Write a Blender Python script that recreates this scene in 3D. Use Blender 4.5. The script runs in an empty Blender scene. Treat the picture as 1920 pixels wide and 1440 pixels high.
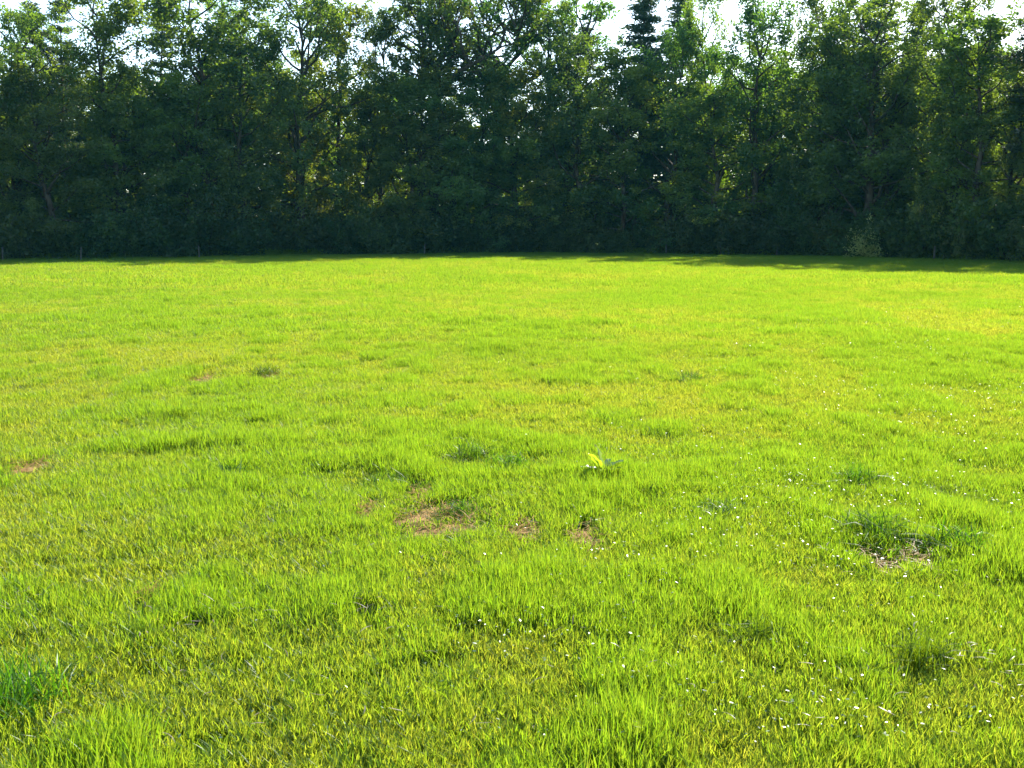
import bpy, math, random
import numpy as np
from mathutils import Vector, Matrix, Euler

# ------------------------------------------------------------------ camera, sky, sun, exposure
SC = bpy.context.scene
COL = SC.collection
CAM_H = 1.6
F_PX = 1968.0                 # focal length in pixels of a 1920 px wide picture
HORIZON = 438.0               # picture row of the horizon
PITCH = math.atan((720 - HORIZON) / F_PX)

cam_d = bpy.data.cameras.new('camera')
cam_d.sensor_width = 36.0
cam_d.lens = 36.0 * F_PX / 1920.0
cam_d.clip_start = 0.05
cam_d.clip_end = 6000
cam = bpy.data.objects.new('camera', cam_d)
COL.objects.link(cam)
cam.location = (0, 0, CAM_H)
cam.rotation_euler = (math.pi / 2 - PITCH, 0, 0)
SC.camera = cam

SUN_EL = math.radians(32.5)
SUN_AZ = math.radians(26)     # sun stands beyond the wood, to the right of straight ahead
world = bpy.data.worlds.new('World')
SC.world = world
world.use_nodes = True
wn = world.node_tree
for n in list(wn.nodes):
    wn.nodes.remove(n)
sky = wn.nodes.new('ShaderNodeTexSky')
sky.sky_type = 'NISHITA'
sky.sun_disc = False
sky.sun_elevation = SUN_EL
sky.sun_rotation = SUN_AZ
sky.air_density = 1.0
sky.dust_density = 0.4
sky.ozone_density = 1.0
bg = wn.nodes.new('ShaderNodeBackground')
bg.inputs['Strength'].default_value = 0.13
wo = wn.nodes.new('ShaderNodeOutputWorld')
wn.links.new(sky.outputs[0], bg.inputs[0])
wn.links.new(bg.outputs[0], wo.inputs[0])

sun_d = bpy.data.lights.new('sun', 'SUN')
sun_d.energy = 5.0
sun_d.angle = math.radians(0.53)
sun_d.color = (1.0, 0.95, 0.84)
sun = bpy.data.objects.new('sun', sun_d)
COL.objects.link(sun)
sun_dir = Vector((math.sin(SUN_AZ) * math.cos(SUN_EL), math.cos(SUN_AZ) * math.cos(SUN_EL), math.sin(SUN_EL)))
sun.rotation_euler = sun_dir.to_track_quat('Z', 'Y').to_euler()
sun.location = (20, 60, 60)

SC.view_settings.view_transform = 'Standard'
SC.view_settings.look = 'None'
SC.view_settings.exposure = 1.65
SC.view_settings.gamma = 1.0
SC.view_settings.use_curve_mapping = False
SC.cycles.max_bounces = 8
SC.cycles.diffuse_bounces = 4
SC.cycles.transmission_bounces = 6
SC.cycles.glossy_bounces = 2
SC.cycles.use_denoising = True
SC.cycles.denoising_prefilter = 'ACCURATE'
SC.cycles.denoiser = 'OPENIMAGEDENOISE'
SC.cycles.denoising_input_passes = 'RGB_ALBEDO_NORMAL'
SC.cycles.volume_bounces = 0

# ------------------------------------------------------------------ helpers
def vnoise(x, y, seed=0):
    """smooth value noise in 0..1 on numpy arrays"""
    xi = np.floor(x).astype(np.int64); yi = np.floor(y).astype(np.int64)
    fx = x - xi; fy = y - yi
    fx = fx * fx * (3 - 2 * fx); fy = fy * fy * (3 - 2 * fy)
    def h(a, b):
        n = (a * 374761393 + b * 668265263 + seed * 974634777) & 0x7fffffff
        n = ((n ^ (n >> 13)) * 1274126177) & 0x7fffffff
        n = (n ^ (n >> 16)) & 0xffff
        return n / 65535.0
    a = h(xi, yi); b = h(xi + 1, yi); c = h(xi, yi + 1); d = h(xi + 1, yi + 1)
    return (a * (1 - fx) + b * fx) * (1 - fy) + (c * (1 - fx) + d * fx) * fy

def fbm(x, y, seed=0, octv=3):
    s = 0; amp = 0.5; tot = 0
    for k in range(octv):
        s = s + amp * vnoise(x * 2 ** k, y * 2 ** k, seed + 17 * k); tot += amp; amp *= 0.5
    return s / tot

def ground_h(x, y):
    x = np.asarray(x, float); y = np.asarray(y, float)
    r = np.sqrt(x * x + y * y)
    fade = np.clip((200 - r) / 80, 0, 1)
    near = np.clip((r - 1.5) / 4, 0, 1)
    h = (fbm(x / 22 + 3.1, y / 14 + 7.7, 5, 2) - 0.5) * 0.30
    h = h + (fbm(x / 1.3, y / 1.3, 9, 2) - 0.5) * 0.07
    h = h + 0.04 * np.exp(-((x - 2) / 16) ** 2 - ((y - 62) / 9) ** 2)
    return h * fade * near

def gh(x, y):
    return float(ground_h(np.array([x]), np.array([y]))[0])

def on_ground(px, py):
    """point of the meadow seen at picture position px, py"""
    a = (px - 960) / F_PX; b = -(py - 720) / F_PX
    d = np.array([a, math.cos(PITCH) + b * math.sin(PITCH), -math.sin(PITCH) + b * math.cos(PITCH)])
    z = 0.0
    for _ in range(6):
        t = (z - CAM_H) / d[2]
        x, y = d[0] * t, d[1] * t
        z = gh(x, y)
    return x, y, z

def height_at(D, py):
    """height of a thing at depth D whose top is seen at picture row py"""
    b = -(py - 720) / F_PX
    return CAM_H + D * (-math.sin(PITCH) + b * math.cos(PITCH)) / (math.cos(PITCH) + b * math.sin(PITCH))

EDGE_PX = [-500, -250, 0, 300, 650, 960, 1250, 1500, 1750, 1920, 2150, 2450]
EDGE_D = [48, 56, 66, 72, 80, 86, 83, 76, 65, 58, 48, 41]
def edge_depth(px):
    return float(np.interp(px, EDGE_PX, EDGE_D))
EDGE_X = [(p - 960) / F_PX * d for p, d in zip(EDGE_PX, EDGE_D)]

def new_mesh(name, verts, faces_list, mat, attrs=None, smooth=False):
    """faces_list: list of int arrays (n,k)"""
    me = bpy.data.meshes.new(name)
    verts = np.asarray(verts, np.float32)
    me.vertices.add(len(verts)); me.vertices.foreach_set('co', verts.ravel())
    fl = [np.asarray(f, np.int32) for f in faces_list if len(f)]
    if fl:
        tot = np.concatenate([np.full(len(f), f.shape[1], np.int32) for f in fl])
        idx = np.concatenate([f.ravel() for f in fl])
        st = np.concatenate([[0], np.cumsum(tot)[:-1]]).astype(np.int32)
        me.loops.add(len(idx)); me.loops.foreach_set('vertex_index', idx)
        me.polygons.add(len(tot)); me.polygons.foreach_set('loop_start', st); me.polygons.foreach_set('loop_total', tot)
        if smooth:
            me.polygons.foreach_set('use_smooth', np.ones(len(tot), bool))
    for nm, (typ, dat) in (attrs or {}).items():
        a = me.attributes.new(nm, typ, 'POINT')
        key = 'vector' if typ == 'FLOAT_VECTOR' else 'value'
        a.data.foreach_set(key, np.asarray(dat, np.int32 if typ == 'INT' else np.float32).ravel())
    me.update(calc_edges=True)
    if mat:
        me.materials.append(mat)
    return me

def link(name, data, parent=None, loc=(0, 0, 0), rot=(0, 0, 0), scale=(1, 1, 1)):
    o = bpy.data.objects.new(name, data)
    COL.objects.link(o)
    o.location = loc; o.rotation_euler = rot; o.scale = scale
    if parent:
        o.parent = parent
    return o

def tag(o, label=None, cat=None, group=None, kind=None):
    if label: o['label'] = label
    if cat: o['category'] = cat
    if group: o['group'] = group
    if kind: o['kind'] = kind
    return o

class Soup:
    """collects tubes and faces into one mesh"""
    def __init__(self):
        self.v = []; self.q = []; self.t = []; self.n = 0
    def tube(self, pts, radii, sides):
        pts = np.asarray(pts, float); m = len(pts)
        d = np.gradient(pts, axis=0)
        d /= np.linalg.norm(d, axis=1)[:, None] + 1e-9
        ref = np.array([0.31, 0.95, 0.05]) if abs(d[0][2]) > 0.7 else np.array([0, 0, 1.0])
        a = np.cross(d, ref); a /= np.linalg.norm(a, axis=1)[:, None] + 1e-9
        b = np.cross(d, a)
        ang = np.arange(sides) * 2 * math.pi / sides
        ring = (a[:, None, :] * np.cos(ang)[None, :, None] + b[:, None, :] * np.sin(ang)[None, :, None])
        V = pts[:, None, :] + ring * np.asarray(radii)[:, None, None]
        base = self.n
        self.v.append(V.reshape(-1, 3)); self.n += m * sides
        i = np.arange(m - 1)[:, None] * sides; j = np.arange(sides)[None, :]; j2 = (j + 1) % sides
        self.q.append(np.stack([base + i + j, base + i + j2, base + i + sides + j2, base + i + sides + j], -1).reshape(-1, 4))
        top = np.array([[base + (m - 1) * sides + k for k in range(sides)]])
        if sides == 4: self.q.append(top)
        elif sides == 3: self.t.append(top)
        else:
            c = base + (m - 1) * sides
            self.t.append(np.array([[c, c + k, c + k + 1] for k in range(1, sides - 1)]))
    def mesh(self, name, mat, smooth=True):
        return new_mesh(name, np.concatenate(self.v), [np.concatenate(self.q) if self.q else np.zeros((0, 4)),
                        np.concatenate(self.t) if self.t else np.zeros((0, 3))], mat, smooth=smooth)

# ------------------------------------------------------------------ materials
def mat_new(name):
    m = bpy.data.materials.new(name); m.use_nodes = True
    nt = m.node_tree
    for n in list(nt.nodes): nt.nodes.remove(n)
    return m, nt, nt.nodes.new('ShaderNodeOutputMaterial')

def foliage_mat(name, refl_a, refl_b, trans_a, trans_b, tmix=0.5, gloss=0.06, rough=0.4, inst_attr=None, obj_var=0.25):
    """thin leaf: diffuse face + light coming through + waxy sheen; colour varies leaf by leaf"""
    m, nt, out = mat_new(name)
    N = nt.nodes.new; L = nt.links.new
    at = N('ShaderNodeAttribute'); at.attribute_name = 'v'
    fac = at.outputs['Fac']
    if inst_attr:
        ia = N('ShaderNodeAttribute'); ia.attribute_type = 'INSTANCER'; ia.attribute_name = inst_attr
        mm = N('ShaderNodeMath'); mm.operation = 'MULTIPLY_ADD'; mm.use_clamp = True
        L(at.outputs['Fac'], mm.inputs[0]); mm.inputs[1].default_value = 0.45
        L(ia.outputs['Fac'], mm.inputs[2])
        fac = mm.outputs[0]
    def ramp(a, b):
        mx = N('ShaderNodeMix'); mx.data_type = 'RGBA'
        L(fac, mx.inputs[0]); mx.inputs[6].default_value = (*a, 1); mx.inputs[7].default_value = (*b, 1)
        return mx.outputs[2]
    cr, ct = ramp(refl_a, refl_b), ramp(trans_a, trans_b)
    if obj_var:
        oi = N('ShaderNodeObjectInfo')
        def vary(c):
            hs = N('ShaderNodeHueSaturation')
            mr = N('ShaderNodeMapRange'); mr.inputs[3].default_value = 1 - obj_var; mr.inputs[4].default_value = 1 + obj_var
            L(oi.outputs['Random'], mr.inputs[0]); L(mr.outputs[0], hs.inputs['Value'])
            mh = N('ShaderNodeMapRange'); mh.inputs[3].default_value = 0.475; mh.inputs[4].default_value = 0.525
            fr = N('ShaderNodeMath'); fr.operation = 'FRACT'
            mu = N('ShaderNodeMath'); mu.operation = 'MULTIPLY'; mu.inputs[1].default_value = 7.31
            L(oi.outputs['Random'], mu.inputs[0]); L(mu.outputs[0], fr.inputs[0]); L(fr.outputs[0], mh.inputs[0])
            L(mh.outputs[0], hs.inputs['Hue']); L(c, hs.inputs['Color'])
            return hs.outputs[0]
        cr, ct = vary(cr), vary(ct)
    df = N('ShaderNodeBsdfDiffuse'); L(cr, df.inputs[0])
    tr = N('ShaderNodeBsdfTranslucent'); L(ct, tr.inputs[0])
    ad = N('ShaderNodeMixShader'); ad.inputs[0].default_value = tmix
    L(df.outputs[0], ad.inputs[1]); L(tr.outputs[0], ad.inputs[2])
    gl = N('ShaderNodeBsdfGlossy'); gl.inputs['Roughness'].default_value = rough
    gl.inputs[0].default_value = (1, 1, 1, 1)
    ms = N('ShaderNodeMixShader'); ms.inputs[0].default_value = gloss
    L(ad.outputs[0], ms.inputs[1]); L(gl.outputs[0], ms.inputs[2])
    L(ms.outputs[0], out.inputs[0])
    return m

def rough_mat(name, ca, cb, scale, bump=0.3, detail=6, stretch=(1, 1, 1), rough=0.9):
    m, nt, out = mat_new(name)
    N = nt.nodes.new; L = nt.links.new
    tc = N('ShaderNodeTexCoord'); mp = N('ShaderNodeMapping'); mp.inputs['Scale'].default_value = stretch
    L(tc.outputs['Object'], mp.inputs[0])
    ns = N('ShaderNodeTexNoise'); ns.inputs['Scale'].default_value = scale; ns.inputs['Detail'].default_value = detail
    L(mp.outputs[0], ns.inputs[0])
    cr = N('ShaderNodeValToRGB'); cr.color_ramp.elements[0].position = 0.35; cr.color_ramp.elements[1].position = 0.68
    cr.color_ramp.elements[0].color = (*ca, 1); cr.color_ramp.elements[1].color = (*cb, 1)
    L(ns.outputs[0], cr.inputs[0])
    bs = N('ShaderNodeBsdfPrincipled'); bs.inputs['Roughness'].default_value = rough
    bs.inputs['Specular IOR Level'].default_value = 0.05
    L(cr.outputs[0], bs.inputs['Base Color'])
    bp = N('ShaderNodeBump'); bp.inputs['Strength'].default_value = bump; bp.inputs['Distance'].default_value = 0.03
    L(ns.outputs[0], bp.inputs['Height']); L(bp.outputs[0], bs.inputs['Normal'])
    L(bs.outputs[0], out.inputs[0])
    return m

M_GRASS = foliage_mat('grass_blade', (0.042, 0.12, 0.008), (0.09, 0.165, 0.014), (0.195, 0.365, 0.007), (0.43, 0.43, 0.026),
                      tmix=0.58, gloss=0.013, rough=0.42, inst_attr='tint', obj_var=0)
M_TUSSOCK = foliage_mat('tussock_blade', (0.030, 0.075, 0.004), (0.06, 0.12, 0.006), (0.08, 0.19, 0.003), (0.22, 0.36, 0.006),
                        tmix=0.5, gloss=0.015, rough=0.4, obj_var=0.1)  # deeper green, with the self-shadow of dense blades put into the colour
M_STRAW = foliage_mat('straw', (0.18, 0.095, 0.025), (0.42, 0.26, 0.085), (0.2, 0.11, 0.03), (0.40, 0.25, 0.08), tmix=0.35, gloss=0.015, rough=0.45, obj_var=0)
M_PALE = foliage_mat('bleached_blade', (0.14, 0.11, 0.08), (0.27, 0.22, 0.18), (0.14, 0.11, 0.07), (0.22, 0.18, 0.13), tmix=0.3, gloss=0.02, rough=0.35, obj_var=0)
M_WEED = foliage_mat('weed_leaf', (0.05, 0.11, 0.03), (0.10, 0.17, 0.05), (0.12, 0.25, 0.02), (0.22, 0.36, 0.03), tmix=0.4, gloss=0.08, rough=0.38, obj_var=0)
M_DOCK = foliage_mat('dock_leaf', (0.05, 0.12, 0.025), (0.08, 0.16, 0.03), (0.28, 0.42, 0.01), (0.36, 0.46, 0.015), tmix=0.6, gloss=0.07, rough=0.3, obj_var=0)
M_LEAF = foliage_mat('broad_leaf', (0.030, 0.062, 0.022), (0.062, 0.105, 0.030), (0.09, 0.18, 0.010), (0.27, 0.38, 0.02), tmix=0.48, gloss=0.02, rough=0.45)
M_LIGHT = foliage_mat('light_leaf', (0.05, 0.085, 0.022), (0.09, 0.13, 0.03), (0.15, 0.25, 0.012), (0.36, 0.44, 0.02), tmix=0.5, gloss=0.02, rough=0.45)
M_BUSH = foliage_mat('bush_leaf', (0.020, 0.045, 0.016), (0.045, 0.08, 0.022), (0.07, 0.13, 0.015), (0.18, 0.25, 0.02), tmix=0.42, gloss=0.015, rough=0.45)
M_PAINTED_SUN_BUSH = foliage_mat('painted_sun_bush_leaf', (0.20, 0.31, 0.07), (0.36, 0.45, 0.12), (0.20, 0.32, 0.04), (0.34, 0.46, 0.07), tmix=0.45, gloss=0.05, rough=0.45, obj_var=0.05)  # pale leaf colour stands in for sunlight; the shrub itself is shaded
M_NEEDLE = foliage_mat('pine_needle', (0.028, 0.058, 0.032), (0.05, 0.09, 0.042), (0.05, 0.09, 0.02), (0.12, 0.17, 0.035), tmix=0.35, gloss=0.05, rough=0.45)
M_BARK = rough_mat('bark', (0.025, 0.02, 0.016), (0.085, 0.07, 0.055), 6, bump=0.6, stretch=(1, 1, 0.25))
M_PINEBARK = rough_mat('pine_bark', (0.04, 0.028, 0.02), (0.13, 0.08, 0.05), 5, bump=0.6, stretch=(1, 1, 0.3))
M_POST = rough_mat('weathered_wood', (0.04, 0.04, 0.037), (0.09, 0.087, 0.08), 9, bump=0.4, stretch=(3, 3, 0.4))
M_INSUL = rough_mat('black_plastic', (0.01, 0.01, 0.01), (0.02, 0.02, 0.02), 30, bump=0.0, rough=0.4)
M_SOIL = rough_mat('bare_soil', (0.12, 0.072, 0.024), (0.33, 0.215, 0.085), 14, bump=0.8, detail=10)
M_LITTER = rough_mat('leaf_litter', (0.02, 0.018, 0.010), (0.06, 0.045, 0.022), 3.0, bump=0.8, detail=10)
M_TURF = rough_mat('turf', (0.07, 0.12, 0.012), (0.12, 0.19, 0.022), 4.0, bump=0.6, detail=10)

# ------------------------------------------------------------------ ground
xs = np.concatenate([[-1500, -700, -350, -160], np.linspace(-85, 85, 171), [160, 350, 700, 1500]])
ys = np.concatenate([[-1500, -500, -120, -30], np.linspace(-8, 132, 141), [200, 400, 800, 1500]])
gx, gy = np.meshgrid(xs, ys)
gv = np.stack([gx.ravel(), gy.ravel(), ground_h(gx.ravel(), gy.ravel()) - 0.01], -1)
nx = len(xs)
ii = (np.arange(len(ys) - 1)[:, None] * nx + np.arange(nx - 1)[None, :]).ravel()
tag(link('ground', new_mesh('ground', gv, [np.stack([ii, ii + 1, ii + 1 + nx, ii + nx], -1)], M_TURF, smooth=True)), kind='structure')

# leaf-littered floor under the trees, following the curved edge of the wood
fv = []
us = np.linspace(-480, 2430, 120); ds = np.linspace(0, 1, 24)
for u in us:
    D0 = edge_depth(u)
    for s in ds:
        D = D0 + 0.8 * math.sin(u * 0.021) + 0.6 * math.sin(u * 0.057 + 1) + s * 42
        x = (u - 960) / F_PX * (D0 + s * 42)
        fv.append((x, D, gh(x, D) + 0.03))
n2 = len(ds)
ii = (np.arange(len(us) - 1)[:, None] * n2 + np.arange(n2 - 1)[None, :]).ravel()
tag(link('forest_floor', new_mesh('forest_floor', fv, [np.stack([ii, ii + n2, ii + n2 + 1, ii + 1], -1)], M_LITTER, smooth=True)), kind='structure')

# ------------------------------------------------------------------ bare soil patches in the turf
PATCHES = []   # x, y, half width, half depth
def patch(px, py, wpx, hd):
    x, y, z = on_ground(px, py)
    PATCHES.append((x, y, wpx / F_PX * y * 0.45, hd * 0.95))
patch(825, 982, 200, 0.42)
patch(795, 930, 75, 0.34)
patch(690, 970, 60, 0.24)
patch(985, 1003, 60, 0.20)
patch(1104, 1018, 80, 0.22)
patch(1715, 1052, 85, 0.22)
patch(1650, 1066, 80, 0.16)
patch(50, 884, 100, 0.36)
patch(505, 712, 44, 0.4)
patch(385, 714, 50, 0.4)
patch(275, 1125, 36, 0.05)

def patch_field(x, y, grow=1.0):
    """1 inside a bare patch, 0 outside, ragged edge"""
    f = np.zeros_like(x)
    wob = (fbm(x * 9, y * 9, 31, 2) - 0.5) * 1.1
    for (cx, cy, rx, ry) in PATCHES:
        d = np.sqrt(((x - cx) / rx / grow) ** 2 + ((y - cy) / ry / grow) ** 2)
        f = np.maximum(f, np.clip((0.92 + wob - d) / 0.3, 0, 1))
    return f

rs = np.random.RandomState(4)
for (cx, cy, rx, ry) in PATCHES:
    n = 28
    u = np.linspace(-1.35, 1.35, n)
    X, Y = np.meshgrid(cx + u * rx, cy + u * ry)
    X = X.ravel(); Y = Y.ravel()
    d = np.sqrt(((X - cx) / rx) ** 2 + ((Y - cy) / ry) ** 2)
    Z = ground_h(X, Y) + 0.012 + (fbm(X * 26, Y * 26, 41, 3) - 0.45) * 0.045 - np.clip(d - 0.95, 0, 1) * 0.12
    ii = (np.arange(n - 1)[:, None] * n + np.arange(n - 1)[None, :]).ravel()
    tag(link('bare_soil', new_mesh('bare_soil', np.stack([X, Y, Z], -1), [np.stack([ii, ii + 1, ii + 1 + n, ii + n], -1)], M_SOIL, smooth=True)), kind='structure')

# ------------------------------------------------------------------ grass
def blades(rs, n, rad, hmin, hmax, w, lean, curl, seg=3, rpow=0.5):
    """n curved blades; returns verts, quads, tris, v attribute"""
    r = rad * rs.rand(n) ** rpow; a = rs.rand(n) * 2 * math.pi
    bx, by = r * np.cos(a), r * np.sin(a)
    h = hmin + (hmax - hmin) * rs.rand(n)
    la = rs.rand(n) * 2 * math.pi
    lean = lean * np.abs(rs.randn(n)); curl = curl * rs.rand(n)
    ta = la + math.pi / 2 + rs.randn(n) * 0.5
    ww = w * (0.6 + 0.8 * rs.rand(n))
    V = []; rows = []
    for k in range(seg):
        t = k / seg
        off = h * (lean * t + curl * t * t)
        z = h * t * (1 - 0.35 * curl * t) - 0.012 * (k == 0)
        wk = ww * (0.75 + 0.5 * t if t < 0.5 else 1.0 * (1.25 - 0.55 * t)) * 0.5
        cx = bx + off * np.cos(la); cy = by + off * np.sin(la)
        V.append(np.stack([cx - wk * np.cos(ta), cy - wk * np.sin(ta), z], -1))
        V.append(np.stack([cx + wk * np.cos(ta), cy + wk * np.sin(ta), z], -1))
    off = h * (lean + curl)
    V.append(np.stack([bx + off * np.cos(la), by + off * np.sin(la), h * (1 - 0.35 * curl)], -1))
    K = 2 * seg + 1
    VV = np.stack(V, 1).reshape(-1, 3)
    b = np.arange(n) * K
    quads = np.concatenate([np.stack([b + 2 * k, b + 2 * k + 1, b + 2 * k + 3, b + 2 * k + 2], -1) for k in range(seg - 1)])
    tris = np.stack([b + 2 * seg - 2, b + 2 * seg - 1, b + 2 * seg], -1)
    return VV, quads, tris, np.repeat(rs.rand(n), K)

def gn_scatter(name, protos, P, ROT, SCL, PICK, TINT, mat):
    """one object: its mesh holds the pattern tufts and the points; geometry nodes set the tufts on the points"""
    V = []; Q = []; T = []; A = []; ID = []; n = 0
    for k, (v, q, t, a) in enumerate(protos):
        V.append(v); Q.append(q + n); T.append(t + n); A.append(a); ID.append(np.full(len(v), k)); n += len(v)
    m = len(P)
    V.append(P); A.append(np.zeros(m)); ID.append(np.full(m, -1))
    z3 = np.zeros((n, 3))
    me = new_mesh(name, np.concatenate(V), [np.concatenate(Q), np.concatenate(T)], mat, {
        'v': ('FLOAT', np.concatenate(A)), 'proto': ('INT', np.concatenate(ID)),
        'rot': ('FLOAT_VECTOR', np.concatenate([z3, ROT])), 'scl': ('FLOAT_VECTOR', np.concatenate([z3, SCL])),
        'pick': ('INT', np.concatenate([np.zeros(n), PICK])), 'tint': ('FLOAT', np.concatenate([np.zeros(n), TINT]))})
    o = link(name, me)
    nt = bpy.data.node_groups.new(name + '_scatter', 'GeometryNodeTree')
    nt.interface.new_socket('Geometry', in_out='INPUT', socket_type='NodeSocketGeometry')
    nt.interface.new_socket('Geometry', in_out='OUTPUT', socket_type='NodeSocketGeometry')
    N = nt.nodes.new; L = nt.links.new
    gi, go = N('NodeGroupInput'), N('NodeGroupOutput')
    def attr(nm, typ):
        a = N('GeometryNodeInputNamedAttribute'); a.data_type = typ; a.inputs[0].default_value = nm
        return [s for s in a.outputs if s.enabled and s.name == 'Attribute'][0]
    pid = attr('proto', 'INT')
    cmpn = N('FunctionNodeCompare'); cmpn.data_type = 'INT'; cmpn.operation = 'GREATER_EQUAL'
    ins = [s for s in cmpn.inputs if s.enabled]
    L(pid, ins[0]); ins[1].default_value = 0
    sep = N('GeometryNodeSeparateGeometry'); sep.domain = 'POINT'
    L(gi.outputs[0], sep.inputs[0]); L(cmpn.outputs[0], sep.inputs[1])
    spl = N('GeometryNodeSplitToInstances'); spl.domain = 'POINT'
    L(sep.outputs[0], spl.inputs[0]); L(pid, [s for s in spl.inputs if s.name == 'Group ID'][0])
    iop = N('GeometryNodeInstanceOnPoints')
    L(sep.outputs[1], iop.inputs['Points']); L(spl.outputs[0], iop.inputs['Instance'])
    iop.inputs['Pick Instance'].default_value = True
    L(attr('pick', 'INT'), iop.inputs['Instance Index'])
    e2r = N('FunctionNodeEulerToRotation'); L(attr('rot', 'FLOAT_VECTOR'), e2r.inputs[0]); L(e2r.outputs[0], iop.inputs['Rotation'])
    L(attr('scl', 'FLOAT_VECTOR'), iop.inputs['Scale'])
    L(iop.outputs[0], go.inputs[0])
    md = o.modifiers.new('scatter', 'NODES'); md.node_group = nt
    return o

TUSS = [  # picture place, height m, width m, words that set it apart
    (878, 868, 0.15, 0.20, 'dark green grass tussock behind the large bare soil patch'),
    (958, 885, 0.14, 0.15, 'dark grass tussock between the large bare soil patch and the broad-leaved dock'),
    (735, 918, 0.10, 0.24, 'low wide dark tussock behind the small soil patch beside the largest one'),
    (860, 968, 0.09, 0.12, 'small dark tussock growing at the rear rim of the largest bare soil patch'),
    (1600, 915, 0.16, 0.16, 'dark upright tussock in the open grass behind the straw-covered soil patch'),
    (1640, 1018, 0.17, 0.22, 'broad dark tussock just behind the straw-covered soil patch'),
    (1800, 1040, 0.15, 0.20, 'dark shaggy tussock growing beside the straw-covered soil patch'),
    (1785, 938, 0.10, 0.16, 'low flat dark tussock well behind the shaggy tussock by the straw-covered soil'),
    (1720, 1260, 0.17, 0.13, 'tall dark tussock with bleached blades lying at its foot'),
    (1420, 1215, 0.13, 0.12, 'small upright dark tussock standing alone in bright foreground grass'),
    (30, 1345, 0.20, 0.16, 'tall deep green tussock with long arching blades'),
    (420, 905, 0.11, 0.30, 'wide low dark tussock in bright yellow-green grass'),
    (500, 925, 0.10, 0.14, 'small dark tussock beside the wide low one'),
    (1340, 972, 0.10, 0.20, 'low dark tussock with glinting leaves over it'),
    (500, 706, 0.13, 0.22, 'dark tussock at the far small bare patch in the meadow'),
    (1290, 716, 0.11, 0.25, 'small dark tussock far out in the open meadow'),
    (385, 1180, 0.10, 0.08, 'small dark tussock with pale dry blades bent over it'),
]
TU = []
for (px, py, h, r, lab) in TUSS:
    x, y, z = on_ground(px, py)
    TU.append((x, y, z, h, r, lab))

rs = np.random.RandomState(11)
protos = []
for k in range(6):    # near tufts
    protos.append(blades(rs, 42, 0.06, 0.035, 0.092, 0.0033, 0.24, 0.5, 3))
for k in range(4):    # wider tufts for the middle of the meadow
    protos.append(blades(rs, 64, 0.15, 0.035, 0.095, 0.0062, 0.32, 0.5, 2))
for k in range(3):    # far tufts
    protos.append(blades(rs, 60, 0.32, 0.04, 0.115, 0.012, 0.25, 0.5, 2))
bands = [(1.6, 7, 600, 0, 6), (7, 15, 380, 0, 6), (15, 31, 90, 6, 10), (31, 58, 24, 10, 13), (58, 96, 13, 10, 13)]
PP = []; PK = []
for (d0, d1, dens, k0, k1) in bands:
    hw = 0.5 * d1 + 3
    n = int(dens * 2 * hw * (d1 - d0))
    x = (rs.rand(n) * 2 - 1) * hw; y = d0 + rs.rand(n) * (d1 - d0)
    y = y * (1 + 0.05 * rs.randn(n))
    keep = np.abs(x) < 0.5 * y + 2.6
    PP.append(np.stack([x, y], -1)[keep]); PK.append(rs.randint(k0, k1, n)[keep])
PP = np.concatenate(PP); PK = np.concatenate(PK)
x, y = PP[:, 0], PP[:, 1]
line = np.interp(x, EDGE_X, EDGE_D)
pf = patch_field(x, y)
near_t = np.zeros(len(x))
for (tx, ty, tz, th, tr, lab) in TU:
    near_t = np.maximum(near_t, np.exp(-(((x - tx) / (tr * 1.0)) ** 2 + ((y - ty) / (tr * 1.0)) ** 2)))
dkx, dky, dkz = on_ground(1128, 902)
near_t = np.maximum(near_t, np.exp(-(((x - dkx) / 0.17) ** 2 + ((y - dky + 0.16) / 0.34) ** 2)))
keep = (y < line + 3.0) & ((pf < 0.5 + 0.4 * (rs.rand(len(x)) - 0.5)) | (rs.rand(len(x)) < 0.14)) & (near_t < 0.92)
x, y, PK, pf = x[keep], y[keep], PK[keep], pf[keep]
big = fbm(x / 2.6, y / 3.4, 71, 2); mid = fbm(x / 0.34, y / 0.42, 72, 2); far = fbm(x / 9, y / 12, 73, 2)
hs = 0.72 + 0.45 * np.clip((mid - 0.3) / 0.4, 0, 1) * (0.45 + 0.9 * big) + 0.16 * rs.rand(len(x))
hs *= 1 - 0.5 * patch_field(x, y, 1.55)
spot = np.clip((fbm(x / 0.42 + 9, y / 0.7, 74, 2) - 0.56) / 0.10, 0, 1)      # darker, taller knots of grass all over the field
hs *= 1 + 0.45 * spot
lush = np.clip((big - 0.5) * 2.2 + (mid - 0.5) * 1.8, -1, 1)
tint = np.clip(0.28 - 0.34 * lush - 0.42 * spot + 0.35 * (far - 0.5) + 0.16 * rs.randn(len(x)), 0, 1)
sc_xy = 0.9 + 0.35 * rs.rand(len(x))
P = np.stack([x, y, ground_h(x, y)], -1)
ROT = np.stack([rs.randn(len(x)) * 0.10, rs.randn(len(x)) * 0.10, rs.rand(len(x)) * 6.283], -1)
SCL = np.stack([sc_xy, sc_xy, hs], -1)
grass = gn_scatter('meadow_grass', protos, P, ROT, SCL, PK, tint, M_GRASS)
tag(grass, 'bright yellow-green meadow grass covering the field up to the wood', 'grass', kind='stuff')
print('grass tufts', len(P))

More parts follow.
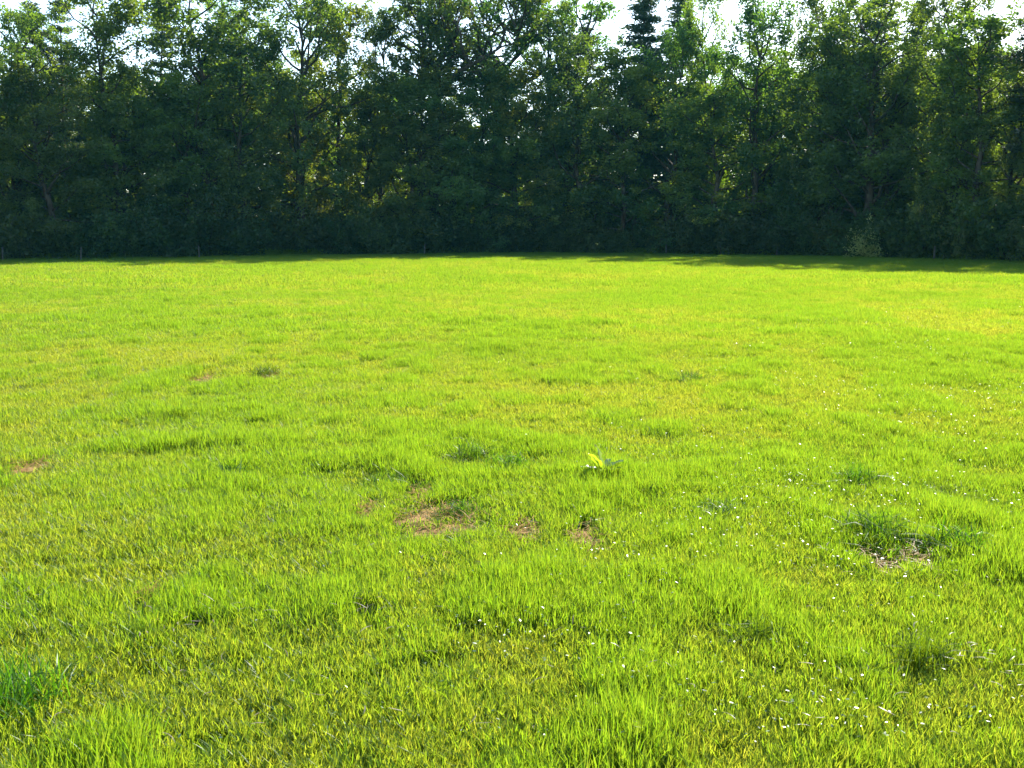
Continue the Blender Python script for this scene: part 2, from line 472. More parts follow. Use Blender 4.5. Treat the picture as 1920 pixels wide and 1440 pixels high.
# rank grass and herbs where the meadow meets the wood
rs = np.random.RandomState(12)
protos2 = [blades(rs, 40, 0.25, 0.25, 0.75, 0.022, 0.25, 0.7, 3) for k in range(3)]
n = 5200
u = -350 + rs.rand(n) * 2600
D0 = np.interp(u, EDGE_PX, EDGE_D); off = np.abs(rs.randn(n)) * 1.6 - 0.4
x = (u - 960) / F_PX * D0; y = D0 + off
hgt = 0.5 + 0.8 * fbm(x / 2.5, y / 2.5, 77, 2)
o = gn_scatter('rank_grass', protos2, np.stack([x, y, ground_h(x, y)], -1),
               np.stack([rs.randn(n) * 0.1, rs.randn(n) * 0.1, rs.rand(n) * 6.28], -1),
               np.stack([np.ones(n), np.ones(n), hgt], -1), rs.randint(0, 3, n), 0.1 + 0.3 * rs.rand(n), M_GRASS)
tag(o, 'tall shaded grass along the foot of the wood', 'grass', kind='stuff')

# ------------------------------------------------------------------ tussocks
rs = np.random.RandomState(21)
tmesh = []
for k in range(4):
    v, q, t, a = blades(rs, 300, 1.15, 0.6, 1.5, 0.028, 0.3, 0.85, 3, 0.75)
    v = v * np.array([1, 1, 1.0]); tmesh.append((v, q, t, a))
for i, (x, y, z, h, r, lab) in enumerate(TU):
    v, q, t, a = tmesh[i % 4]
    # heights in metres; blades stay narrow whatever the spread of the clump
    vv = v.copy()
    vv[:, 0] *= r * 1.15; vv[:, 1] *= r * 0.8; vv[:, 2] *= h
    rim = np.clip(1.25 - np.hypot(v[:, 0], v[:, 1]) * 0.55, 0.45, 1.2); vv[:, 2] *= rim
    o = link('grass_tussock', new_mesh('grass_tussock', vv, [q, t], M_TUSSOCK, {'v': ('FLOAT', a)}), loc=(x, y, z), rot=(0, 0, rs.rand() * 6.28))
    tag(o, lab, 'grass tussock', 'dark tussocks in the meadow')

# ------------------------------------------------------------------ straw, bleached blades, small glossy weeds
def strips(rs, X, Y, Z, ln, w, tilt, bend):
    """lying strips: length, width, tilt out of the horizontal"""
    n = len(X)
    a = rs.rand(n) * 6.283; tl = tilt * rs.randn(n)
    V = []
    for k in range(4):
        t = k / 3 - 0.5
        cx = X + ln * t * np.cos(a) + bend * (t * t) * ln * -np.sin(a); cy = Y + ln * t * np.sin(a) + bend * (t * t) * ln * np.cos(a)
        cz = Z + ln * t * np.sin(tl) + 0.25 * ln * (0.25 - t * t)
        ww = w * (1.0 if k in (1, 2) else 0.45) * 0.5
        V.append(np.stack([cx - ww * -np.sin(a), cy - ww * np.cos(a), cz], -1)); V.append(np.stack([cx + ww * -np.sin(a), cy + ww * np.cos(a), cz], -1))
    VV = np.stack(V, 1).reshape(-1, 3); b = np.arange(n) * 8
    Q = np.concatenate([np.stack([b + 2 * k, b + 2 * k + 1, b + 2 * k + 3, b + 2 * k + 2], -1) for k in range(3)])
    return VV, Q, np.repeat(rs.rand(n), 8)

rs = np.random.RandomState(33)
X = []; Y = []
for (cx, cy, rx, ry) in PATCHES:
    m = int(260 * min(1, rx * ry / 0.08) + 25)
    X.append(cx + rs.randn(m) * rx * 0.8); Y.append(cy + rs.randn(m) * ry * 0.8)
X = np.concatenate(X); Y = np.concatenate(Y); n = len(X)
v, q, a = strips(rs, X, Y, ground_h(X, Y) + 0.03 + 0.02 * rs.rand(n), 0.04 + 0.09 * rs.rand(n), 0.003 + 0.003 * rs.rand(n), 0.22, rs.randn(n) * 0.8)
o = link('dry_straw', new_mesh('dry_straw', v, [q], M_STRAW, {'v': ('FLOAT', a)}))
tag(o, 'dry brown straw lying over the bare soil patches', 'straw', kind='stuff')

CL = [(285, 1210, 90, 0.20, 26), (395, 1172, 50, 0.08, 12), (1880, 1285, 70, 0.16, 20), (690, 1165, 60, 0.14, 16), (60, 1150, 50, 0.1, 10), (1745, 1240, 60, 0.1, 10)]
X = []; Y = []
for (px, py, wpx, hd, m) in CL:
    cx, cy, cz = on_ground(px, py)
    X.append(cx + rs.randn(m) * wpx / F_PX * cy * 0.5); Y.append(cy + rs.randn(m) * hd)
m = 520
yy = 3.0 + 9 * rs.rand(m) ** 1.3; xx = (rs.rand(m) * 2 - 1) * (0.5 * yy + 0.6)
X = np.concatenate(X + [xx]); Y = np.concatenate(Y + [yy]); n = len(X)
v, q, a = strips(rs, X, Y, ground_h(X, Y) + 0.06 + 0.04 * rs.rand(n), 0.02 + 0.045 * rs.rand(n), 0.002 + 0.003 * rs.rand(n), 0.35, rs.randn(n) * 0.7)
o = link('bleached_grass', new_mesh('bleached_grass', v, [q], M_PALE, {'v': ('FLOAT', a)}))
tag(o, 'bleached dry blades lying loose on the green grass', 'dry grass', kind='stuff')

n0 = 44000
yy = 3.0 + 22 * rs.rand(n0) ** 1.2; xx = (rs.rand(n0) * 2 - 1) * (0.5 * yy + 0.8)
cl = fbm(xx / 1.1, yy / 1.3, 55, 2) + 0.04 * np.clip(xx / yy / 0.5, -1, 1)
kp = rs.rand(n0) < np.clip((cl - 0.42) * 2.4, 0.12, 1) * 0.7
xx, yy = xx[kp], yy[kp]; n = len(xx)
ln = 0.008 + 0.010 * rs.rand(n); wd = ln * (0.28 + 0.25 * rs.rand(n)); a = rs.rand(n) * 6.283
zz = ground_h(xx, yy) + 0.05 + 0.05 * rs.rand(n)
tx = rs.randn(n) * 0.22; ty = rs.randn(n) * 0.22
V = []
for (u, s) in ((-0.5, 0), (-0.2, -0.5), (-0.2, 0.5), (0.2, -0.45), (0.2, 0.45), (0.5, 0)):
    lx = u * ln; ly = s * wd
    ox = lx * np.cos(a) - ly * np.sin(a); oy = lx * np.sin(a) + ly * np.cos(a)
    V.append(np.stack([xx + ox, yy + oy, zz + ox * tx + oy * ty + 0.1 * np.abs(ly)], -1))
b = np.arange(n) * 6
o = link('meadow_herbs', new_mesh('meadow_herbs', np.stack(V, 1).reshape(-1, 3), [np.stack([b + 1, b + 3, b + 4, b + 2], -1),
         np.concatenate([np.stack([b, b + 1, b + 2], -1), np.stack([b + 3, b + 5, b + 4], -1)])], M_WEED, {'v': ('FLOAT', np.repeat(rs.rand(n), 6))}))
tag(o, 'small glossy herb leaves glinting among the grass blades', 'herbs', kind='stuff')

# ------------------------------------------------------------------ broad-leaved dock
def broad_leaf(L, W, bend, fold):
    V = []; Q = []; n = 9
    for k in range(n):
        t = k / (n - 1)
        w = W * 0.5 * (math.sin(math.pi * min(1, t * 0.93 + 0.07)) ** 0.75) + 0.002
        ang = bend * t
        cx = L * t * math.cos(ang * 0.6); cz = L * t * math.sin(ang * 0.6)
        wav = 0.006 * math.sin(t * 17)
        for s in (-1, -0.5, 0, 0.5, 1):
            V.append((cx, s * w, cz + fold * abs(s) * w + wav * s))
    for k in range(n - 1):
        for j in range(4):
            b = k * 5 + j
            Q.append((b, b + 1, b + 6, b + 5))
    vv = np.repeat(np.linspace(0.2, 0.9, n), 5)
    return new_mesh('leaf', V, [np.array(Q)], M_DOCK, {'v': ('FLOAT', vv)}, smooth=True)
x, y, z = on_ground(1128, 902)
dock = link('dock_plant', None, loc=(x, y, z))
tag(dock, 'broad-leaved dock with one glowing yellow-green leaf standing out of the grass', 'weed plant')
for (L, W, bend, fold, az, el, h0) in [(0.19, 0.085, -0.4, 0.15, 222, 62, 0.05), (0.18, 0.05, -0.2, 0.5, 150, 84, 0.05), (0.17, 0.065, -0.3, 0.2, 8, 34, 0.05),
                                       (0.15, 0.06, -0.3, 0.2, 195, 24, 0.05), (0.13, 0.055, -0.2, 0.2, 318, 20, 0.05), (0.14, 0.05, -0.4, 0.2, 60, 38, 0.05), (0.12, 0.05, -0.3, 0.2, 265, 18, 0.06)]:
    link('leaf', broad_leaf(L, W, bend, fold), parent=dock, loc=(0.006 * math.cos(math.radians(az)), 0.006 * math.sin(math.radians(az)), h0 + 0.02),
         rot=(0, -math.radians(el), math.radians(az)), scale=(0.95, 0.95, 0.95))
st = Soup(); st.tube([(0, 0, -0.02), (0.002, 0, 0.03), (0, 0.002, 0.075)], [0.011, 0.010, 0.006], 6)
link('stem', st.mesh('stem', M_DOCK), parent=dock)

# ------------------------------------------------------------------ trees
def leaf_cards(rs, C, sig, per, lsize, flat=0.55, asp=0.6):
    """leaf-sized rhombs in clumps round centres C (n,3); sig (n,) clump radius"""
    n = len(C) * per
    c = np.repeat(C, per, 0); s = np.repeat(sig, per)[:, None]
    p = rs.randn(n, 3); p /= np.linalg.norm(p, axis=1)[:, None] + 1e-9
    p = c + p * (rs.rand(n, 1) ** 0.5) * s * np.array([1, 1, flat + 0.4])
    nrm = rs.randn(n, 3); nrm[:, 2] = nrm[:, 2] * 0.7 + 0.55 * np.sign(rs.rand(n) - 0.12)
    nrm /= np.linalg.norm(nrm, axis=1)[:, None]
    a = np.cross(nrm, rs.randn(n, 3)); a /= np.linalg.norm(a, axis=1)[:, None] + 1e-9
    b = np.cross(nrm, a)
    L = (lsize * (0.6 + 0.8 * rs.rand(n)))[:, None]; W = L * asp
    V = np.stack([p - a * L * 0.5, p + b * W * 0.5 - a * L * 0.08, p + a * L * 0.5, p - b * W * 0.5 - a * L * 0.08], 1).reshape(-1, 3)
    clump = np.repeat(rs.rand(len(C)), per)
    v = np.clip(0.6 * clump + 0.5 * rs.rand(n) - 0.05, 0, 1)
    return V, np.repeat(v, 4)

def bez(p, d, L, up, wob, n, rs):
    """a limb from p in direction d, curving upward by up"""
    pts = [p]; d = d / np.linalg.norm(d)
    for k in range(n):
        d = d + np.array([0, 0, up / n]) + rs.randn(3) * wob / n
        d = d / np.linalg.norm(d)
        pts.append(pts[-1] + d * L / n)
    return np.array(pts), d

def broadleaf(seed, H=20., R=4.2, base=0.22, nl=26, per=40, sig=0.75, lsize=0.26, fork=0.0, openness=0.0, shape=0.45, mat=None, trunk_r=0.24, hollow=0.3):
    """returns (trunk mesh, crown mesh); limbs belong to the trunk mesh"""
    rs = np.random.RandomState(seed)
    S = Soup(); C = []; SG = []
    leaders = []
    n = 9
    z = np.linspace(0, 1, n)
    wob = np.cumsum(rs.randn(n, 2) * 0.22, 0); wob -= wob[0]
    top = 0.93 * H
    if fork:
        zf = fork * H
        m = 5
        t0 = np.stack([np.linspace(0, rs.randn() * 0.3, m), np.linspace(0, rs.randn() * 0.3, m), np.linspace(-0.3, zf, m)], -1)
        S.tube(t0, np.linspace(trunk_r * 1.25, trunk_r * 0.9, m), 9)
        a0 = rs.rand() * 0.8 - 0.4
        for k, sgn in enumerate((-1.15, 1.0, 0.2, -0.3)):
            d = np.array([sgn * math.cos(a0) * 0.55, sgn * math.sin(a0) * 0.5 + (0.3 if k == 2 else 0), 1.0])
            pts, _ = bez(t0[-1], d, (top - zf) * (1.0 if k < 2 else 0.85), 0.35, 1.9, 8, rs)
            S.tube(pts, np.linspace(trunk_r * 0.85, 0.04, 9), 7)
            leaders.append(pts)
    else:
        pts = np.stack([wob[:, 0], wob[:, 1], -0.3 + z * (top + 0.3)], -1)
        rad = trunk_r * (1.3 * (1 - z) ** 0.8 + 0.08); rad[0] *= 1.25
        S.tube(pts, rad, 9)
        leaders.append(pts)
    for li, lp in enumerate(leaders):
        seglen = np.linalg.norm(np.diff(lp, axis=0), axis=1)
        m = nl if len(leaders) == 1 else max(6, nl // 2)
        for k in range(m):
            f = (k + rs.rand()) / m
            zz = base * H + (top * 0.985 - base * H) * f
            if zz < lp[0][2]: zz = lp[0][2] + 0.15 * (lp[-1][2] - lp[0][2]) * rs.rand() + 0.3
            p = np.array([np.interp(zz, lp[:, 2], lp[:, 0]), np.interp(zz, lp[:, 2], lp[:, 1]), zz])
            prof = max(0.0, math.sin(math.pi * min(1, (f * (1 - shape) + shape * 0.55) ** 0.9))) ** 0.7
            L = R * (0.28 + 0.85 * prof) * (0.72 + 0.55 * rs.rand())
            if len(leaders) > 1: L *= 0.72
            az = k * 2.399 + rs.randn() * 0.4 + li * 1.7
            d = np.array([math.cos(az), math.sin(az), 0.40 + 0.6 * f + 0.35 * rs.randn()])
            lim, _ = bez(p, d, L, 0.5, 1.0, 5, rs)
            r0 = 0.035 + 0.022 * L * (1.15 - 0.7 * f)
            S.tube(lim, np.linspace(r0, 0.018, 6), 5)
            ns = 4 + int(L * 0.9)
            for j in range(ns):
                g = hollow + (1 - hollow) * (j + rs.rand()) / ns
                q = np.array([np.interp(g * 5, np.arange(6), lim[:, c]) for c in range(3)])
                dd = (lim[-1] - lim[0]) / L + rs.randn(3) * 0.9
                sub, _ = bez(q, dd, L * (0.22 + 0.22 * rs.rand()), 0.3, 1.2, 3, rs)
                S.tube(sub, [0.02, 0.016, 0.012, 0.008], 3)
                if rs.rand() < openness: continue
                C.append(sub[-1]); SG.append(sig * (0.6 + 0.6 * rs.rand()))
                if rs.rand() < 0.6:
                    C.append(sub[2] + rs.randn(3) * 0.25); SG.append(sig * (0.45 + 0.5 * rs.rand()))
            C.append(lim[-1]); SG.append(sig * (0.6 + 0.5 * rs.rand()))
        C.append(lp[-1]); SG.append(sig * 0.8)
    C = np.array(C); SG = np.array(SG)
    V, a = leaf_cards(rs, C, SG, per, lsize)
    b = np.arange(len(V) // 4) * 4
    return (S.mesh('trunk', M_BARK), new_mesh('crown', V, [np.stack([b, b + 1, b + 2, b + 3], -1)], mat or M_LEAF, {'v': ('FLOAT', a)}))

def conifer(seed, H=22., R=3.0, base=0.42, step=0.8, spruce=False):
    rs = np.random.RandomState(seed)
    S = Soup(); C = []; D = []
    n = 9; z = np.linspace(0, 1, n)
    wob = np.cumsum(rs.randn(n, 2) * 0.12, 0); wob -= wob[0]
    pts = np.stack([wob[:, 0], wob[:, 1], -0.3 + z * (H + 0.1)], -1)
    S.tube(pts, 0.27 * (1 - z) + 0.02, 9)
    zz = base * H
    while zz < H - 0.2:
        f = (zz - base * H) / (H - base * H)
        if spruce: prof = (1 - f) ** 0.85
        else: prof = (1 - f ** 2.2) * (0.75 + 0.25 * math.sin(f * 9 + seed))
        k = rs.randint(3, 6)
        a0 = rs.rand() * 6.28
        for j in range(k):
            L = R * (prof * (0.35 + 0.9 * rs.rand()) + 0.08)
            az = a0 + j * 6.283 / k + rs.randn() * 0.35
            p = np.array([np.interp(zz, pts[:, 2], pts[:, 0]), np.interp(zz, pts[:, 2], pts[:, 1]), zz + rs.randn() * 0.12])
            d = np.array([math.cos(az), math.sin(az), (0.05 if spruce else 0.18) + 0.35 * f])
            br, dr = bez(p, d, L, -0.25 if spruce else 0.22, 0.5, 4, rs)
            S.tube(br, np.linspace(0.05 * (1.1 - f) + 0.012, 0.01, 5), 4)
            m = int(3 + L * 4.0)
            for t in range(m):
                g = (0.2 if spruce else 0.42) + (0.8 if spruce else 0.58) * (t + rs.rand()) / m
                q = np.array([np.interp(g * 4, np.arange(5), br[:, c]) for c in range(3)])
                side = np.array([-math.sin(az), math.cos(az), 0]) * rs.randn() * 0.30 * (1.15 - g) * L * 0.7
                C.append(q + side + np.array([0, 0, 0.05 * rs.randn()])); D.append(np.array([math.cos(az), math.sin(az), 0.1]) + side * 0.8)
        zz += step * (0.7 + 0.6 * rs.rand())
    C.append(pts[-1]); D.append(np.array([0, 0, 1.]))
    C = np.array(C); D = np.array(D); D /= np.linalg.norm(D, axis=1)[:, None]
    per = 22; n = len(C) * per
    c = np.repeat(C, per, 0); d = np.repeat(D, per, 0)
    p = c + rs.randn(n, 3) * np.array([0.26, 0.26, 0.10])
    a = d * 0.8 + rs.randn(n, 3) * 0.6 + np.array([0, 0, 0.25 if not spruce else -0.15]); a /= np.linalg.norm(a, axis=1)[:, None]
    b = np.cross(a, rs.randn(n, 3)); b /= np.linalg.norm(b, axis=1)[:, None] + 1e-9
    L = (0.30 * (0.6 + 0.8 * rs.rand(n)))[:, None]; W = 0.05
    V = np.stack([p - a * L * 0.5, p + b * W, p + a * L * 0.5, p - b * W], 1).reshape(-1, 3)
    bb = np.arange(n) * 4
    return (S.mesh('trunk', M_PINEBARK), new_mesh('crown', V, [np.stack([bb, bb + 1, bb + 2, bb + 3], -1)], M_NEEDLE, {'v': ('FLOAT', np.repeat(rs.rand(n), 4))}))

def bush(seed, H=4., R=2.2, per=34, mat=None, lsize=0.2, n=11):
    rs = np.random.RandomState(seed)
    S = Soup(); C = []; SG = []
    for k in range(n):
        az = k * 2.4 + rs.randn() * 0.3; sp = rs.rand() ** 0.6
        d = np.array([math.cos(az) * sp * R / H * 1.3, math.sin(az) * sp * R / H * 1.3, 1.0])
        L = H * (0.95 - 0.25 * sp) * (0.8 + 0.25 * rs.rand())
        st, _ = bez(np.array([math.cos(az) * 0.15, math.sin(az) * 0.15, -0.1]), d, L, -0.25, 0.7, 5, rs)
        S.tube(st, np.linspace(0.045, 0.01, 6), 4)
        for j in range(7):
            g = 0.12 + 0.86 * (j + rs.rand()) / 7
            q = np.array([np.interp(g * 5, np.arange(6), st[:, c]) for c in range(3)])
            sub, _ = bez(q, rs.randn(3) + np.array([d[0], d[1], 0.35]), 0.7 + 0.5 * rs.rand(), 0.1, 0.8, 2, rs)
            S.tube(sub, [0.014, 0.01, 0.006], 3)
            C.append(sub[-1]); SG.append(0.34 + 0.35 * rs.rand())
            C.append(q); SG.append(0.3 + 0.25 * rs.rand())
    C = np.array(C); C[:, 2] = np.maximum(C[:, 2], 0.25); SG = np.array(SG)
    V, a = leaf_cards(rs, C, SG, per, lsize)
    V[:, 2] = np.maximum(V[:, 2], 0.02)
    b = np.arange(len(V) // 4) * 4
    return (S.mesh('stems', M_BARK), new_mesh('foliage', V, [np.stack([b, b + 1, b + 2, b + 3], -1)], mat or M_BUSH, {'v': ('FLOAT', a)}))

# kinds: built once at a nominal size, each tree then gets its own size, turn and lean
KINDS = {}
KINDS['dense'] = [(broadleaf(100 + k, 20, 4.3, 0.06, 32, 60, 0.80, lsize=0.23, shape=0.5, hollow=0.45), 20, 4.3) for k in range(5)]
KINDS['open'] = [(broadleaf(200 + k, 20, 4.6, 0.22, 30, 58, 0.66, lsize=0.21, openness=0.2, shape=0.35), 20, 4.6) for k in range(3)]
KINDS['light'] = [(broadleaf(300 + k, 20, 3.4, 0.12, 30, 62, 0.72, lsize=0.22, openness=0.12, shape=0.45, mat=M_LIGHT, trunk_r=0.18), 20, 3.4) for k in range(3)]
KINDS['fork'] = [(broadleaf(400 + k, 20, 4.4, 0.64, 36, 38, 0.52, lsize=0.20, fork=0.60, openness=0.5, shape=0.3, trunk_r=0.30), 20, 4.4) for k in range(2)]
KINDS['pine'] = [(conifer(500 + k), 22, 2.6) for k in range(3)]
KINDS['spruce'] = [(conifer(520 + k, R=2.8, base=0.25, step=0.5, spruce=True), 22, 2.8) for k in range(2)]
KINDS['bush'] = [(bush(600 + k), 4, 2.2) for k in range(4)]
KINDS['painted_sun_bush'] = [(bush(650, 2.6, 1.6, mat=M_PAINTED_SUN_BUSH, lsize=0.14, per=30), 2.6, 1.6)]
RT = random.Random(8)

def plant(name, kind, px, off, top_py, wpx, label, cat, group, var=None, dh=None):
    D = edge_depth(px) + off
    x = (px - 960) / F_PX * D
    (trunk, crown), H0, R0 = KINDS[kind][(var if var is not None else RT.randrange(99)) % len(KINDS[kind])]
    z = gh(x, D)
    H = dh if dh else (height_at(D, top_py) - z) * (1.0 if kind in ('pine', 'spruce') else 1.0)
    sz = H / H0
    sxy = (wpx / F_PX * D) / (1.55 * R0) if wpx else sz
    e = link(name, None, loc=(x, D, z), rot=(RT.gauss(0, 0.015), RT.gauss(0, 0.015), RT.random() * 6.283), scale=(sxy, sxy, sz))
    is_b = kind in ('bush', 'painted_sun_bush')
    link('stems' if is_b else 'trunk', trunk, parent=e)
    link('foliage' if is_b else 'crown', crown, parent=e)
    tag(e, label, cat, group)
    return e

# trees one can tell apart along the skyline
TREES = [
    ('oak_tree', 'open', 40, 3, 12, 170, 'loose-crowned leafy tree beside the dark two-topped pine', 'tree', 0),
    ('pine_tree', 'pine', 100, 10, 8, 105, 'dark pine rising between two loose leafy crowns, the lower one of a pair', 'tree', 0),
    ('pine_tree', 'pine', 138, 11, -4, 80, 'dark pine next to a slender light-green tree, taller one of a pair', 'tree', 1),
    ('slender_tree', 'light', 225, 3, -14, 150, 'tall slender light-green tree with thin see-through crown', 'tree', 0),
    ('pine_tree', 'pine', 305, 9, 10, 100, 'dark pine top squeezed between a slender light tree and a dense dark crown', 'tree', 2),
    ('broadleaf_tree', 'dense', 400, 4, 0, 210, 'dense dark round-topped tree beside the slender light-green one', 'tree', 1),
    ('broadleaf_tree', 'open', 478, 8, 14, 130, 'loose-crowned tree filling the notch beside the dense dark round-topped tree', 'tree', 1),
    ('oak_tree', 'open', 575, 4, -18, 190, 'tall oak with lacy crown, sky showing through its leaves', 'tree', 2),
    ('slender_tree', 'light', 662, 6, 8, 120, 'light-leaved tree between the lacy oak and the notch in the skyline', 'tree', 1),
    ('broadleaf_tree', 'open', 718, 5, 34, 110, 'lower thin-topped tree in the notch beside the forked oak', 'tree', 0),
    ('oak_tree', 'fork', 812, 2, -22, 210, 'oak with dark bare forked limbs standing out against the sky', 'tree', 0),
    ('oak_tree', 'fork', 925, 3, -18, 190, 'oak with one curved bare limb and airy crown beside the forked oak', 'tree', 1),
    ('broadleaf_tree', 'open', 1025, 4, 10, 120, 'airy leafy tree at the edge of the widest gap in the skyline', 'tree', 2),
    ('pine_tree', 'pine', 1102, 9, 44, 100, 'low ragged pine in the widest gap of the skyline', 'tree', 0),
    ('spruce_tree', 'spruce', 1190, 6, -6, 150, 'dark dense spruce next to the pine with tiered branches', 'tree', 0),
    ('pine_tree', 'pine', 1246, 10, -16, 130, 'tall pine with separate tiers of branches and visible straight stem', 'tree', 1),
    ('slender_tree', 'light', 1330, 5, 10, 85, 'narrow light-green tree beside the tiered pine', 'tree', 2),
    ('broadleaf_tree', 'dense', 1420, 2, 28, 150, 'dense round crown standing alone between two slightly ragged ones', 'tree', 2),
    ('broadleaf_tree', 'dense', 1530, 3, 18, 140, 'ragged-topped dense tree beside the broad dark front tree', 'tree', 3),
    ('broadleaf_tree', 'dense', 1605, 0.5, 32, 210, 'broad dark tree leafy to the ground, standing forward of the wood', 'tree', 0),
    ('pine_tree', 'pine', 1640, 9, -20, 120, 'large dark pine top above the broad dark front tree', 'tree', 2),
    ('pine_tree', 'spruce', 1685, 10, 8, 90, 'dark conifer shoulder at the side of the large dark pine top', 'tree', 1),
    ('oak_tree', 'open', 1775, 3, -24, 150, 'thin grey-green see-through tree above the bright green crown', 'tree', 0),
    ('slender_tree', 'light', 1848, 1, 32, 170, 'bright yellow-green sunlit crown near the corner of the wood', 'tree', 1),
    ('pine_tree', 'pine', 1912, 2, -14, 130, 'dark pine behind the bright yellow-green sunlit crown', 'tree', 0),
]
for (nm, kind, px, off, top, w, lab, cat, var) in TREES:
    plant(nm, kind, px, off, top, w, lab, cat, 'trees along the skyline of the wood', var)

NEAR = [(40, 'tree by the pine pair'), (120, 'pair of dark pines'), (225, 'slender light-green tree'), (305, 'squeezed dark pine top'),
        (400, 'dense dark round-topped tree'), (575, 'lacy oak'), (690, 'notch in the skyline'), (812, 'forked oak'), (925, 'airy oak'),
        (1060, 'widest gap in the skyline'), (1190, 'dense dark spruce'), (1246, 'tiered pine'), (1330, 'narrow light-green tree'), (1420, 'dense round crown'),
        (1530, 'ragged-topped dense tree'), (1605, 'broad dark front tree'), (1670, 'large dark pine top'), (1775, 'thin see-through tree'), (1848, 'bright yellow-green crown')]
def near(px):
    return min(NEAR, key=lambda t: abs(t[0] - px))[1]
LOOK = {'dense': 'dense dark leafy tree', 'open': 'loose-crowned leafy tree', 'light': 'light-leaved tree', 'pine': 'pine', 'spruce': 'spruce'}

# lower trees of the leafy edge and the ranks behind it
def cap(px):
    """how high, in picture rows, the filling trees may reach"""
    return float(np.interp(px, [-500, 0, 60, 160, 300, 420, 520, 620, 700, 740, 780, 960, 1000, 1060, 1130, 1200, 1300, 1400, 1700, 1920, 2450],
                           [10, 60, 90, 90, 55, 55, 90, 80, 75, 110, 165, 155, 110, 125, 110, 75, 75, 50, 50, 30, -30]))
for (p, off, top, w, kd) in [(772, 1.2, 150, 130, 'light'), (846, 0.8, 172, 150, 'dense'), (905, 1.2, 150, 120, 'dense'), (968, 1.0, 140, 140, 'light'), (1085, 1.2, 118, 150, 'dense')]:
    plant('broadleaf_tree', kd, p, off, top, w, LOOK[kd] + ' of the front rank, before the ' + near(p), 'tree', 'front rank of the wood')
px = -270
while px < 2400:
    p = px + RT.uniform(-18, 18)
    outside = p < -40 or p > 1960
    kd = RT.choice(['dense', 'light', 'dense', 'light', 'open', 'light'])
    plant('broadleaf_tree', kd, p, RT.choice([RT.uniform(0.8, 2.5), RT.uniform(2.5, 7)]), cap(p) + (RT.uniform(0, 30) if 750 < p < 1000 else RT.uniform(0, 110) if not outside else RT.uniform(-40, 50)), RT.uniform(112, 155),
          LOOK[kd] + ' of the front rank, closest to the ' + near(p), 'tree', 'front rank of the wood')
    px += RT.uniform(84, 122)
px = -270
while px < 2380:
    p = px + RT.uniform(-18, 18)
    kd = RT.choice(['dense', 'dense', 'open', 'pine'])
    plant({'pine': 'pine_tree', 'spruce': 'spruce_tree'}.get(kd, 'broadleaf_tree'), kd, p, RT.uniform(9, 20), cap(p) + RT.uniform(20, 130), RT.uniform(110, 160),
          LOOK[kd] + ' half hidden in the wood behind the ' + near(p), 'tree', 'trees deeper in the wood')
    px += RT.uniform(190, 270)

px = -270
while px < 2400:
    p = px + RT.uniform(-18, 18)
    plant('broadleaf_tree', RT.choice(['dense', 'light']), p, RT.uniform(19, 30), cap(p) + RT.uniform(70, 150), RT.uniform(140, 190),
          'back-rank tree glimpsed between trunks behind the ' + near(p), 'tree', 'back rank of the wood')
    px += RT.uniform(44, 62)

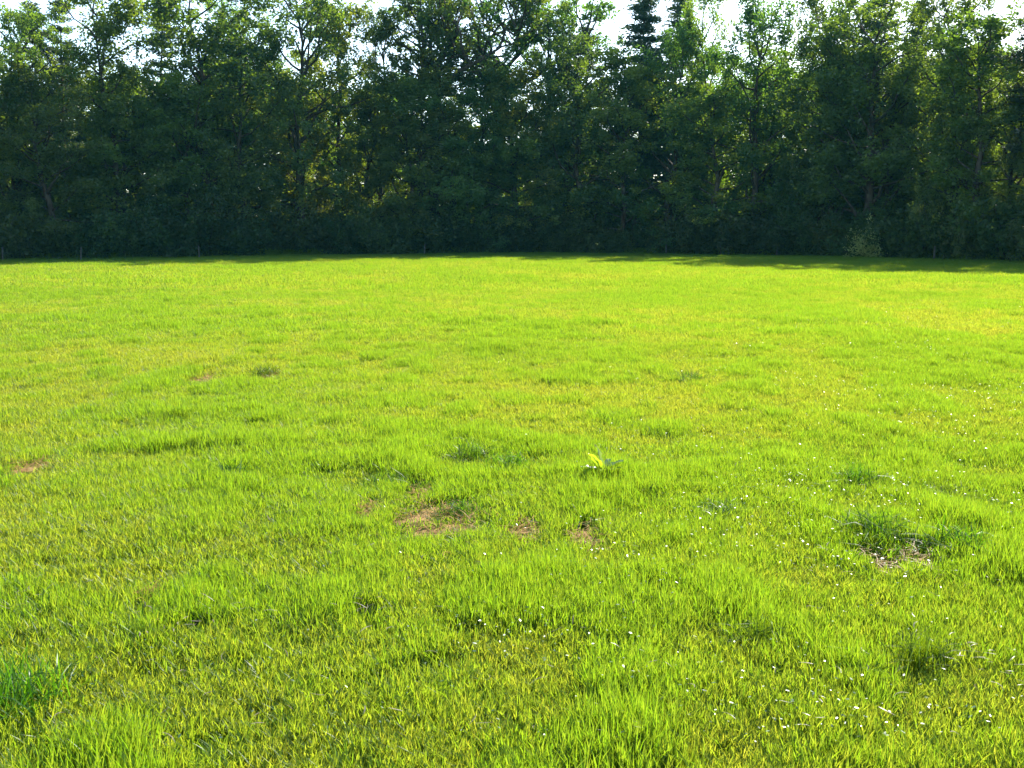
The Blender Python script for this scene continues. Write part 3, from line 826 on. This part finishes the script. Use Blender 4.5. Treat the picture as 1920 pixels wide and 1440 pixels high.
# shrubs: a dark understorey along the edge and behind it
px = -270
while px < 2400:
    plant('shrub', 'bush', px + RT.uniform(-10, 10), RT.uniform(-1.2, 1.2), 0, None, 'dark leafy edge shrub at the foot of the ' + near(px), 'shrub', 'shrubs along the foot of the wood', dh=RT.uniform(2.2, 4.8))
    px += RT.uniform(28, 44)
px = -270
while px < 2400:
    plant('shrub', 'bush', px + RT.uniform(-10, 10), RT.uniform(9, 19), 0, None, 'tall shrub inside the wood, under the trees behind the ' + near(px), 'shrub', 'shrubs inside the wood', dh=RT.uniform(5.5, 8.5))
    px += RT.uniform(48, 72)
plant('shrub', 'painted_sun_bush', 1630, -1.5, 0, None, 'pale shrub with sunlight put into its leaf colour, standing out against the dark foot of the wood', 'shrub', None, dh=2.3)
plant('shrub', 'bush', 1050, -0.9, 0, None, 'big rounded shrub bulging forward from the wood edge by the widest skyline gap', 'shrub', None, dh=3.3)

# ------------------------------------------------------------------ fence posts along the edge
ps = Soup()
ps.tube([(0, 0, -0.3), (0, 0, 0.4), (0.012, 0.004, 0.76), (0.014, 0.005, 0.82), (0.014, 0.005, 0.85)], [0.055, 0.054, 0.05, 0.045, 0.012], 10)
post_me = ps.mesh('post', M_POST, smooth=False)
pi_ = Soup()
for zz in (0.45, 0.7):
    pi_.tube([(0.0, -0.045, zz), (0.0, -0.075, zz), (0.0, -0.10, zz + 0.005)], [0.014, 0.02, 0.012], 8)
ins_me = pi_.mesh('insulator', M_INSUL)
POSTS = [11, 157, 378, 797, 1247, 1348, 1452, 1746]
for px in POSTS:
    D = edge_depth(px) - 2.6
    x = (px - 960) / F_PX * D
    e = link('fence_post', None, loc=(x, D, gh(x, D)), rot=(RT.gauss(0, 0.05), RT.gauss(0, 0.05), RT.gauss(0, 0.4)))
    link('post', post_me, parent=e); link('insulator', ins_me, parent=e)
    tag(e, 'weathered grey wooden fence post in the shade below the ' + near(px), 'fence post', 'fence posts along the wood')

# ------------------------------------------------------------------ added haze: teal air round the whole place, standing in for lens veil
m, nt, out = mat_new('added_haze_air')
pv = nt.nodes.new('ShaderNodeVolumePrincipled')
pv.inputs['Color'].default_value = (0.16, 0.78, 0.95, 1)
pv.inputs['Density'].default_value = 0.00012
pv.inputs['Anisotropy'].default_value = 0.0
nt.links.new(pv.outputs[0], out.inputs['Volume'])
X0, X1, Z0, Z1 = -1550, 1550, -2.0, 34.0
hv = [(a, b, c) for c in (Z0, Z1) for b in (X0, X1) for a in (X0, X1)]
hq = np.array([(0, 2, 3, 1), (4, 5, 7, 6), (0, 1, 5, 4), (2, 6, 7, 3), (0, 4, 6, 2), (1, 3, 7, 5)])
tag(link('haze', new_mesh('haze', hv, [hq], m)), 'thin bluish haze added to veil the dark wood', 'haze', kind='stuff')
